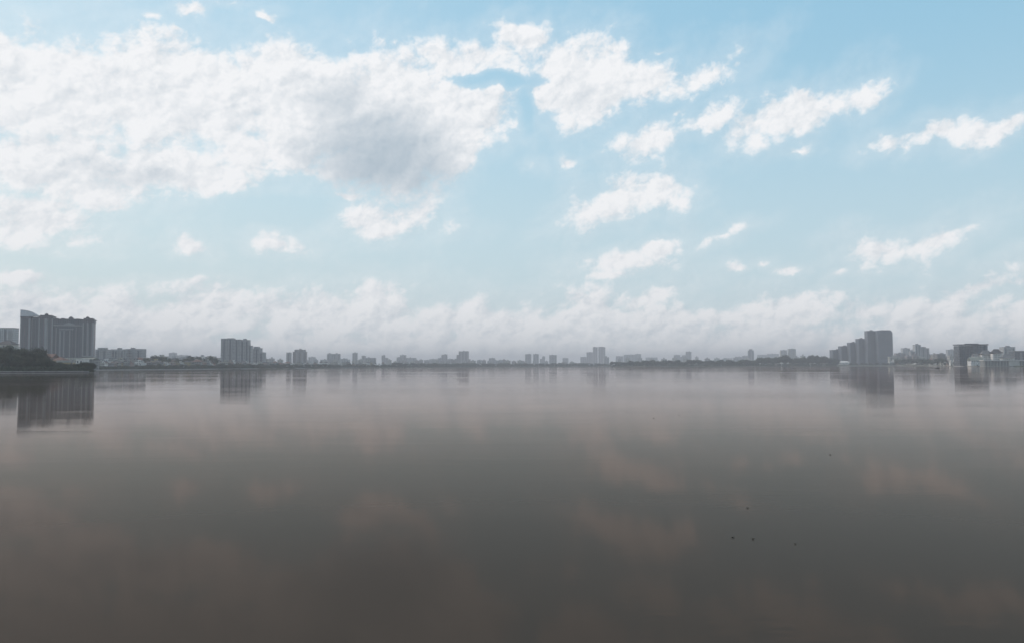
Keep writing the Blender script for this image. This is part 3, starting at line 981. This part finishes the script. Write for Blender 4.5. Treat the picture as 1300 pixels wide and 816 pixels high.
# ------------------------------------------------------------------ left shore buildings
def small(name, label, px0, px1, eave, ridge, d, mat_, roofmat, kind='hip', cat='house', yaw=0, depth=12, over=.8, storeys=0):
    f = Face((px0 + px1) / 2, d, yaw)
    r = f.root(name, label, cat)
    x0, x1 = f.u(px0), f.u(px1)
    ze, zr_ = f.z((px0 + px1) / 2, eave), f.z((px0 + px1) / 2, ridge)
    MB().box(x0, x1, 0, depth, 0, ze).build('wall', M[mat_], r)
    if kind == 'hip':
        MB().hip(x0 - over, x1 + over, -over, depth + over, ze + .02, zr_).build('roof', M[roofmat], r)
    elif kind == 'gable':
        ym = depth / 2
        MB().add([(x0 - over, -over, ze), (x1 + over, -over, ze), (x1 + over, depth + over, ze), (x0 - over, depth + over, ze), (x0 - over, ym, zr_), (x1 + over, ym, zr_)],
                 [(0, 1, 5, 4), (2, 3, 4, 5), (1, 2, 5), (3, 0, 4), (3, 2, 1, 0)]).build('roof', M[roofmat], r)
    else:
        MB().box(x0 - .3, x1 + .3, -.3, depth + .3, ze + .02, max(zr_, ze + .5)).build('roof', M[roofmat], r)
    w = x1 - x0
    nw = max(2, int(w / 4))
    for i in range(min(nw, 7)):
        c = x0 + w * (i + .5) / min(nw, 7)
        MB().box(c - .8, c + .8, -.12, .06, ze - 2.6, ze - 1.0).build('window', M['glass'], r)
    MB().box(x0 + w * .45, x0 + w * .45 + 1.6, -.14, .06, 0, 2.3).build('door', M['trim_dark'], r)
    return r


small('pavilion', 'white lookout pavilion with dark hipped roof poking above the leftmost trees', -6, 13.6, 437.0, 431.4, 780, 'white', 'roofdark', cat='pavilion', depth=12, over=1.0)
small('house', 'house with red gabled roof at the foot of the crowned slab', 54.5, 65.6, 453.5, 448.6, 800, 'house_pink', 'rooftile', 'gable')
small('house', 'ochre house with brownish tiled hip roof right of the red-gabled house', 64.6, 79.5, 457.0, 452.4, 770, 'house_yellow', 'rooftile')
small('house', 'ochre low annex in front of the crowned slab, between red roof and white house', 72, 80.4, 459.6, 457.0, 730, 'house_yellow', 'concrete', 'flat')
small('house', 'white flat-roofed house at the lower right foot of the crowned slab', 96, 105, 456.3, 454.8, 820, 'house_white', 'white', 'flat')
small('shed', 'long grey-green roofed shed beside the white house on the left spit', 103, 118, 455.6, 453.4, 900, 'house_grey', 'roofgreen', 'gable', cat='shed')

# blue sheet fence on the spit
f = Face(87, 668, 0)
r = f.root('site_fence', 'blue metal sheet fence on the left spit behind the embankment', 'fence')
x0_, x1_ = f.u(79), f.u(96)
MB().box(x0_, x1_, 0, .06, .3, 2.3).build('sheet_panel', M['bluesheet'], r)
k = 0
xx = x0_ + .2
while xx < x1_:
    MB().box(xx - .05, xx + .05, .06, .16, 0, 2.4).build('post', M['trim'], r)
    xx += 2.4

# embankment along the near left shore: dark wet wall under a pale coping
def along(px0, px1, d_off, z0, z1, thick, name, mat_, parent, step=6.0, inset=0.0):
    m_ = MB()
    pts_ = []
    p_ = px0
    while p_ < px1 + .01:
        d_ = shore_d(p_) + d_off
        pts_.append((gx(p_, d_), d_))
        p_ += step
    n_ = len(pts_)
    vs_ = []
    for (x_, y_) in pts_:
        vs_ += [(x_, y_, z0), (x_, y_, z1), (x_, y_ + thick, z1), (x_, y_ + thick, z0)]
    fs = []
    for i in range(n_ - 1):
        for k_ in range(4):
            fs.append((4 * i + k_, 4 * (i + 1) + k_, 4 * (i + 1) + (k_ + 1) % 4, 4 * i + (k_ + 1) % 4))
    fs += [(0, 1, 2, 3), (4 * n_ - 1, 4 * n_ - 2, 4 * n_ - 3, 4 * n_ - 4)]
    m_.add(vs_, fs)
    return m_.build(name, M[mat_], parent)


emb = thing('embankment_wall', 'low dark lakeside wall with pale coping below the left trees', 'wall')
along(-320, 117.7, -1.0, -.8, 1.15, 1.0, 'wall_face', 'stone', emb)
along(-320, 117.7, -1.2, 1.17, 1.62, 1.6, 'coping', 'concrete', emb)
along(-320, 117.7, -2.6, -.5, 0.22, 1.5, 'foot_ledge', 'concrete', emb)
emb2 = thing('embankment_wall', 'thin pale shore wall under the low houses right of the crowned slab', 'wall')
along(122, 500, -1.0, -.8, 1.0, 1.0, 'wall_face', 'concrete', emb2, 7.0)
along(122, 500, -1.2, 1.02, 1.3, 1.4, 'coping', 'trim', emb2, 7.0)
emb3 = thing('embankment_wall', 'thin pale shore wall along the foot of the slate towers', 'wall')
along(1062, 1240, -1.0, -.8, 1.1, 1.0, 'wall_face', 'concrete', emb3, 7.0)
along(1062, 1240, -1.2, 1.12, 1.5, 1.4, 'coping', 'white', emb3, 7.0)

# ------------------------------------------------------------------ right shore buildings
small('lake_pavilion', 'low white pavilion at the water below the two lowest slate towers', 1066.5, 1079.2, 459.6, 457.6, 2345, 'house_white', 'white', 'hip', cat='pavilion')
small('house', 'tiny white shed at the right foot of the tallest slate tower', 1130, 1135.6, 459.6, 458.4, 2250, 'house_grey', 'white', 'flat', cat='shed')

# long white boathouse on columns over the water
f = Face(1276, 1352, -7)
r = f.root('boathouse', 'long white boathouse on columns over the water at the right edge', 'boathouse')
x0_, x1_ = f.u(1249.5), f.u(1336)
zr = f.z(1276, 456.8)
MB().box(x0_, x1_, 1.6, 16, -.5, zr - .9).build('back_wall', M['house_grey'], r)
MB().box(x0_ - 1, x1_ + 1, -1.2, 17, zr - .85, zr + .5).build('roof_slab', M['white'], r)
MB().box(x0_ - .6, x1_ + .6, -.8, 16.6, -.9, -.2).build('deck', M['concrete'], r)
MB().box(f.u(1281), f.u(1294.5), -.15, 1.5, .2, zr - 1.2).build('white_bay', M['cream_bay'], r)
p_ = 1250.2
while p_ < 1335:
    if not 1281 < p_ < 1294:
        MB().box(f.u(p_) - .55, f.u(p_) + .55, -.6, .5, -.2, zr - .88).build('column', M['concrete'], r)
    p_ += 3.9
rail = MB()
rail.box(x0_, x1_, -1.1, -1.0, zr + 1.4, zr + 1.5)
xx = x0_
while xx < x1_:
    rail.box(xx, xx + .12, -1.1, -1.0, zr + .5, zr + 1.4)
    xx += 2.0
rail.build('railing', M['white'], r)


def swept_roof(name, px0, px1, eave, ridge, d, label, mat_, wallmat, lift=1.6, depth=14):
    """temple-like roof whose eaves turn up at the corners"""
    f = Face((px0 + px1) / 2, d, -5)
    r = f.root(name, label, 'pavilion')
    x0, x1 = f.u(px0), f.u(px1)
    ze, zr_ = f.z((px0 + px1) / 2, eave), f.z((px0 + px1) / 2, ridge)
    MB().box(x0 + 2, x1 - 2, 2, depth - 2, 0, ze).build('wall', M[wallmat], r)
    for i in range(4):
        MB().box(x0 + 1.2 + (x1 - x0 - 3) * i / 3, x0 + 1.8 + (x1 - x0 - 3) * i / 3, .8, 1.4, 0, ze).build('column', M['white'], r)
    m_ = MB()
    nu, nv = 12, 6
    vs_ = []
    for j in range(nv + 1):
        t = j / nv
        for i in range(nu + 1):
            s = i / nu * 2 - 1
            ins = 1 - .55 * t
            x = (x0 + x1) / 2 + s * (x1 - x0) / 2 * ins
            zz = ze + (zr_ - ze) * (t ** 1.7) + lift * (1 - t) * abs(s) ** 3
            vs_.append((x, -1.0 + (depth / 2 + 1) * t, zz))
    for j in range(nv + 1):
        t = j / nv
        for i in range(nu + 1):
            x, y, z = vs_[j * (nu + 1) + i]
            vs_.append((x, depth + 1.0 - (depth / 2 + 1) * t, z))
    fs = []
    for q in (0, (nu + 1) * (nv + 1)):
        for j in range(nv):
            for i in range(nu):
                a_ = q + j * (nu + 1) + i
                fs.append((a_, a_ + 1, a_ + nu + 2, a_ + nu + 1) if q == 0 else (a_ + nu + 1, a_ + nu + 2, a_ + 1, a_))
    k_ = (nu + 1) * (nv + 1)
    for j in range(nv):
        for e in (0, nu):
            a_ = j * (nu + 1) + e
            fs.append((a_, a_ + nu + 1, a_ + nu + 1 + k_, a_ + k_))
    m_.add(vs_, fs)
    m_.build('roof', M[mat_], r)
    return r


swept_roof('pavilion', 1246.5, 1262.5, 449.6, 444.2, 1470, 'pavilion with pale body and swept grey roof left of the darker swept roof', 'rooftar', 'house_white')
swept_roof('pavilion', 1260.5, 1274.5, 448.2, 442.6, 1455, 'pavilion with dark upturned roof above the middle of the boathouse', 'roofdark', 'house_white', 2.2)
swept_roof('pavilion', 1272.5, 1290, 454.0, 448.6, 1430, 'low pavilion with dark swept roof just behind the boathouse white bay', 'rooftar', 'house_white', 1.2)
small('restaurant', 'pale green-roofed lakeside restaurant at the left end of the boathouse', 1233, 1249, 457.2, 452.6, 1415, 'house_white', 'roofgreen', 'gable', cat='restaurant', depth=16, yaw=-8)
small('house', 'white gabled house behind the green-roofed restaurant', 1238, 1247, 451.6, 448.4, 1480, 'house_white', 'rooftar', 'gable')

# ------------------------------------------------------------------ low houses behind the shore
HW = {'house_white': 'white', 'house_grey': 'grey', 'house_yellow': 'ochre', 'house_pink': 'pinkish', 'cream': 'cream'}
HR = {'flat': 'flat-roofed', 'red': 'red-roofed', 'dark': 'dark-roofed'}
protos = {}


def house_proto(wm, rk, variant):
    """a narrow town house standing at the origin, 1 unit = 1 m, 10 m tall to the eaves"""
    t = thing('town_house', 'town house', 'house')
    w, d, h = (7.0, 12.0, 10.5) if variant == 0 else (11.0, 10.0, 9.6)
    MB().box(-w / 2, w / 2, 0, d, 0, h).build('wall', M[wm], t)
    if rk == 'flat':
        MB().box(-w / 2 - .3, w / 2 + .3, -.3, d + .3, h, h + .7).build('roof', M['concrete'], t)
        MB().box(-w / 4, w / 5, 4, 8, h + .7, h + 3.0).build('stair_house', M[wm], t)
    else:
        MB().hip(-w / 2 - .6, w / 2 + .6, -.6, d + .6, h, h + 3.0).build('roof', M['rooftile' if rk == 'red' else 'roofdark'], t)
    MB().box(-w / 2 + .8, w / 2 - .8, -1.1, 0, 6.3, 6.6).box(-w / 2 + .8, w / 2 - .8, -1.1, -1.0, 6.6, 7.4).build('balcony', M['trim'], t)
    MB().box(-1.6, 1.6, -.12, .05, 4.2, 6.0).build('window', M['glass'], t)
    MB().box(-1.3, 1.3, -.12, .05, 0, 2.8).build('door', M['trim_dark'], t)
    return t


proto_used = set()
plan = []
rh = random.Random(5)


def row(px0, px1, step, back, top_fn, jitter=1.5, keep=1.0):
    p = px0
    while p < px1:
        if rh.random() < keep:
            q = p + rh.uniform(-.3, .3) * step
            wm = rh.choices(['house_white', 'house_grey', 'house_yellow', 'house_pink', 'cream'], [7, 4, 1, 2, 3])[0]
            rk = rh.choices(['flat', 'red', 'dark'], [6, 0.9, 3])[0]
            plan.append((q, shore_d(q) + back + rh.uniform(-10, 10), top_fn(q) + rh.uniform(-jitter, jitter), wm, rk, rh.randint(0, 1)))
        p += step * rh.uniform(.8, 1.2)


def tops(px):
    pts_ = [(118, 454.5), (150, 455), (180, 454), (195, 452.8), (215, 455), (240, 454.5), (252, 452.6), (266, 455.5), (300, 458), (400, 459), (500, 460.5),
            (640, 461), (775, 461.3), (970, 459.5), (1060, 459), (1140, 455.0), (1190, 455.5), (1240, 455.0)]
    for (a_, ta), (b_, tb) in zip(pts_, pts_[1:]):
        if a_ <= px <= b_:
            return ta + (tb - ta) * (px - a_) / (b_ - a_)
    return 460


row(122, 280, 4.6, 95, lambda p: tops(p), 1.6)
row(124, 280, 4.4, 38, lambda p: tops(p) + 3.6, 1.5)
row(283, 362, 4.2, 60, lambda p: tops(p) + .3, 1.3)
row(364, 500, 4.6, 60, lambda p: tops(p), 1.2)
row(502, 770, 7.0, 60, lambda p: tops(p), .7)
row(966, 1058, 8.5, -0 + 14, lambda p: 459.8, .6)
row(1138, 1236, 4.6, 70, lambda p: tops(p), 1.4)
row(1186, 1232, 5.2, 25, lambda p: tops(p) + 3.2, 1.0)
row(80, 118, 6.5, 330, lambda p: 456.5, 1.0)

by = {}
for q in plan:
    lm = min(LANDMARKS, key=lambda L: abs(L[0] - q[0]))
    side = 'left' if q[0] < lm[0] else 'right'
    by.setdefault((q[3], q[4], lm[1], side, lm[0]), []).append(q)
ORD = ['nearest', 'second', 'third', 'fourth', 'fifth', 'sixth', 'seventh', 'eighth', 'ninth', 'tenth', 'eleventh', 'twelfth', 'thirteenth', 'fourteenth']
n_house = 0
for (wm, rk, mark, side, lpx), qs in by.items():
    qs.sort(key=lambda q: abs(q[0] - lpx))
    for i, q in enumerate(qs):
        desc = f'{HW[wm]} {HR[rk]} town house'
        lab = f'{desc} to the {side} of {mark}' if len(qs) == 1 else f'{ORD[i]} {desc} to the {side} of {mark}'
        key = (wm, rk, q[5])
        x = gx(q[0], q[1])
        hz = max(7.0, at(q[0], q[2], q[1]).z - GZ)
        sc_ = hz / (13.2 if rk == 'flat' else 13.0)
        wsc = min(1.5, max(.8, sc_)) * rh.uniform(.85, 1.2)
        if key not in protos:
            protos[key] = house_proto(*key)
            o = protos[key]
            o['label'] = lab
            o.location = (x, q[1], GZ)
            o.rotation_euler = (0, 0, R(rh.uniform(-14, 14)))
            o.scale = (wsc, wsc, sc_)
            o['group'] = 'town houses along the shore'
        else:
            copy_tree(protos[key], lab, 'town houses along the shore', (x, q[1], GZ), R(rh.uniform(-14, 14)), (wsc, wsc, sc_))
        n_house += 1
print('houses', n_house)

# ------------------------------------------------------------------ trees
def tree_proto(name, leafmat, seed, height, spread, n_leaf, leaf, lobes):
    rnd = random.Random(seed)
    t = thing(name, 'tree', 'tree')
    tr = MB()
    hb = height * .34
    tr.tube((0, 0, -.3), (spread * .03, 0, hb), height * .03, height * .02, 8)
    cl_ = []
    for i in range(lobes):
        a = 2 * PI * i / lobes * 1.618 + rnd.uniform(-.3, .3)
        rr = spread * rnd.uniform(.12, .36)
        z = height * rnd.uniform(.42, .84)
        rad = spread * rnd.uniform(.16, .27) * (1.15 - .3 * z / height)
        c = Vector((math.cos(a) * rr, math.sin(a) * rr, z))
        cl_.append((c, rad))
        tr.tube((spread * .03, 0, hb * rnd.uniform(.75, 1)), tuple(c), height * .012, height * .004, 5)
    cl_.append((Vector((0, 0, height * .84)), spread * .17))
    tr.build('trunk', M['bark'], t, True)
    vs_, fs = [], []
    tot = sum(r ** 2 for _, r in cl_)
    for c, rad in cl_:
        m_ = int(n_leaf * rad ** 2 / tot)
        for _ in range(m_):
            d = Vector((rnd.gauss(0, 1), rnd.gauss(0, 1), rnd.gauss(0, .8))).normalized()
            p = c + d * rad * (rnd.random() ** .35) * rnd.uniform(.85, 1.2)
            if p.z < height * .22:
                continue
            nrm_ = (d + Vector((rnd.uniform(-.8, .8), rnd.uniform(-.8, .8), rnd.uniform(-.2, 1)))).normalized()
            u = nrm_.orthogonal().normalized()
            w = nrm_.cross(u)
            s = leaf * rnd.uniform(.6, 1.4)
            k = len(vs_)
            a = rnd.uniform(0, PI)
            u, w = u * math.cos(a) + w * math.sin(a), w * math.cos(a) - u * math.sin(a)
            vs_ += [p - u * s, p + w * s * .6, p + u * s, p - w * s * .6 + nrm_ * s * .2]
            fs.append((k, k + 1, k + 2, k + 3))
    mesh_obj('crown', vs_, fs, M[leafmat], t)
    return t


near = [tree_proto('tree', 'leaf', 21 + i, 16, 15, 5200, .42, 13) for i in range(3)]
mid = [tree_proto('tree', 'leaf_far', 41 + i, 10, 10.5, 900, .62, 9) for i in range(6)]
used = set()
NTREE = 0
rt = random.Random(9)


def put_tree(pool, px, d, h, base_h, label, group, wide=1.0):
    global NTREE
    i = rt.randrange(len(pool))
    p = pool[i]
    loc, rz = (gx(px, d), d, GZ - .1), rt.uniform(0, 2 * PI)
    s = h / base_h
    sc_ = (s * wide * rt.uniform(.9, 1.15), s * wide * rt.uniform(.9, 1.15), s)
    NTREE += 1
    if id(p) not in used:
        used.add(id(p))
        p['label'], p['group'], p.location, p.rotation_euler, p.scale = label, group, loc, (0, 0, rz), sc_
        return p
    return copy_tree(p, label, group, loc, rz, sc_)


# the dark wood on the left spit: tops in photo rows
TOPL = [(-60, 436), (-20, 437), (0, 438.5), (14, 438.8), (22, 440.5), (32, 442), (42, 441.8), (49, 442.5), (53, 448), (58, 456), (70, 460.0), (85, 460), (95, 460.5), (105, 459), (118, 459.5)]


def topl(px):
    for (a_, ta), (b_, tb) in zip(TOPL, TOPL[1:]):
        if a_ <= px <= b_:
            return ta + (tb - ta) * (px - a_) / (b_ - a_)
    return 459


W1 = 'large dark trees of the wood at the far left'
for (px, back, tscale) in ((-52, 40, 1), (-38, 22, .9), (-24, 44, 1), (-12, 26, .92), (-2, 46, 1), (5, 20, .72), (11, 40, .98), (17, 24, .8), (22, 46, 1.0), (27, 20, .62), (30, 38, .97),
                           (36, 44, 1.0), (40, 24, .72), (43, 40, 1), (47, 46, 1), (51, 26, .7), (50, 12, .5), (33, 12, .45), (18, 11, .45), (4, 11, .42), (-14, 11, .5)):
    d = shore_d(px) + back
    h = (at(px, topl(px), d).z - GZ) * tscale * rt.uniform(.86, 1.09)
    put_tree(near, px, d, h, 15.6, 'large dark green tree crowding the wood at the far left', W1, 1.0)
for px in (56, 61, 66, 70, 75, 82, 88, 93, 99, 104, 110, 115):
    d = shore_d(px) + rt.uniform(12, 30)
    h = at(px, topl(px) + rt.uniform(-1, 1.5), d).z - GZ
    put_tree(near, px, d, max(h, 5.5), 15.6, 'small dark tree on the low spit between the far left wood and its tip', 'small trees on the left spit', 1.25)


def belt(px0, px1, step, back, hfn, label, group, wide=1.0):
    p = px0
    while p < px1:
        d = shore_d(p) + rt.uniform(*back)
        h = hfn(p) * rt.uniform(.8, 1.2)
        put_tree(mid, p, d, h, 9.8, label, group, wide)
        p += step * rt.uniform(.65, 1.35)


belt(121, 280, 4.1, (9, 16), lambda p: 5.5 if p < 180 else 6.8, 'small hazy tree at the water between the crowned slab and the ribbed slab', 'trees between the two big slabs', 1.2)
belt(186, 276, 9, (75, 90), lambda p: 19.5, 'tall tree among the roofs of the low hump left of the ribbed slab', 'tall trees among the humped roofs', .8)
belt(281, 500, 4.6, (9, 16), lambda p: 8.5, 'hazy shoreline tree between the ribbed slab and the slim lone tower', 'trees right of the ribbed slab', 1.4)
belt(501, 774, 4.4, (10, 26), lambda p: 11.5, 'faint low tree in the long far treeline at the middle', 'trees of the faint middle treeline', 1.5)
belt(777, 962, 4.0, (12, 40), lambda p: 16 if p < 960 else 18, 'dark hazy tree of the long wooded spit right of the tall twin slabs', 'trees of the wooded spit', 1.15)
belt(963, 1062, 3.4, (22, 44), lambda p: 22 if abs(p - 991) > 6 and abs(p - 1032) > 6 else 27, 'tall dark tree of the wooded shore left of the stepped slate towers', 'trees left of the slate towers', .95)
belt(1080, 1140, 6.5, (9, 15), lambda p: 7.5, 'low tree along the foot of the stepped slate towers', 'trees below the slate towers', 1.3)
belt(1139, 1200, 5.0, (12, 24), lambda p: 15, 'dark round tree on the shore just right of the stepped slate towers', 'trees right of the slate towers', 1.1)
belt(1200, 1249, 5.6, (9, 16), lambda p: 7.5, 'small shore tree below the dark glass office block', 'trees below the glass block', 1.1)
print('trees', NTREE)

# low scrub that closes the far shoreline
rs = random.Random(3)
vs_, fs = [], []


def scrub(px0, px1, n_, hmax, back=(4, 10)):
    for _ in range(n_):
        p = rs.uniform(px0, px1)
        d = shore_d(p) + rs.uniform(*back)
        s = rs.uniform(.7, 1.7)
        x, z = gx(p, d), GZ + rs.random() ** 1.4 * hmax
        a = rs.uniform(0, PI)
        u = Vector((math.cos(a), math.sin(a), rs.uniform(-.3, .3))) * s
        w = Vector((rs.uniform(-.4, .4), rs.uniform(-.4, .4), 1)).normalized() * s * .7
        c = Vector((x, d, z))
        k = len(vs_)
        vs_.extend([c - u, c - w, c + u, c + w])
        fs.append((k, k + 1, k + 2, k + 3))


scrub(-300, 118, 9000, 3.6, (2, 14))
scrub(121, 500, 9000, 3.2)
scrub(500, 775.4, 7000, 4.5)
scrub(776, 1062, 9000, 6.0, (4, 16))
scrub(1062, 1250, 3000, 2.4)
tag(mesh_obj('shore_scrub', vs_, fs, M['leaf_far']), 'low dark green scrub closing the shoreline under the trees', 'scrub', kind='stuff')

# ------------------------------------------------------------------ on the water
d = 820.0
boat = thing('rowing_boat', 'tiny dark rowing boat on the water below the stair-topped tower', 'boat', (gx(1190, d), d, 0), R(12))
hull = []
for j, (hw, z) in enumerate(((.35, -.12), (.62, .18), (.75, .55))):
    for i in range(17):
        t = i / 16 * 2 - 1
        hull.append((t * 2.3 * (1 + .06 * j), 0, z + .35 * abs(t) ** 3 * (j / 2), hw * (1 - abs(t) ** 2.4)))
hv, hf = [], []
for sgn in (-1, 1):
    k = len(hv)
    hv += [(x, sgn * w, z) for x, _, z, w in hull]
    for j in range(2):
        for i in range(16):
            a_ = k + j * 17 + i
            hf.append((a_, a_ + 1, a_ + 18, a_ + 17))
for i in range(16):
    hf.append((i, 51 + i, 52 + i, i + 1))
mesh_obj('hull', hv, hf, M['boat'], boat)
for x_ in (-1.0, .4):
    MB().box(x_, x_ + .28, -.58, .58, .36, .41).build('thwart', M['boat'], boat)


def leaf(px, py, size, label, name='floating_leaf'):
    dd = ray(px, py)
    k = EYE / -dd.z
    loc = (dd.x * k, dd.y * k, 0.004)
    vs_, fs = [], []
    n_ = 8
    for i in range(n_ + 1):
        t = i / n_
        w = .34 * math.sin(PI * min(1, t * .95 + .04)) ** .8
        for j in (-1, 0, 1):
            vs_.append(((t - .5) * size, j * w * size, (abs(j) * .22 + .5 * (t - .5) ** 2 + .03) * size))
    for i in range(n_):
        for j in range(2):
            a_ = i * 3 + j
            fs.append((a_, a_ + 1, a_ + 4, a_ + 3))
    r = thing(name, label, 'leaf', loc, rs.uniform(-.6, .6), 'dead leaves afloat in the foreground')
    b_ = mesh_obj('blade', vs_, fs, M['leaf_dead'], r, smooth=True)
    sol = b_.modifiers.new('thickness', 'SOLIDIFY')
    sol.thickness = size * .06
    MB().tube((size * .48, 0, size * .14), (size * .8, size * .06, size * .3), size * .03, size * .02, 5).build('stalk', M['leaf_dead'], r)


leaf(930.3, 682.3, .085, 'darkest curled leaf, left one of the lowest pair near the bottom')
leaf(956, 684.3, .075, 'curled leaf just right of the darkest leaf near the bottom')
leaf(1009.5, 690.6, .06, 'faint small leaf, lowest of all, right of the lower pair')
leaf(949, 645, .07, 'leaf afloat above the lower pair, alone')
leaf(1054, 577, .09, 'leaf afloat halfway up the water, farthest to the right')
leaf(830, 530.5, .11, 'distant leaf, left one of the far pair below the wooded spit')
leaf(862, 526.5, .10, 'distant leaf, right one of the far pair below the wooded spit')
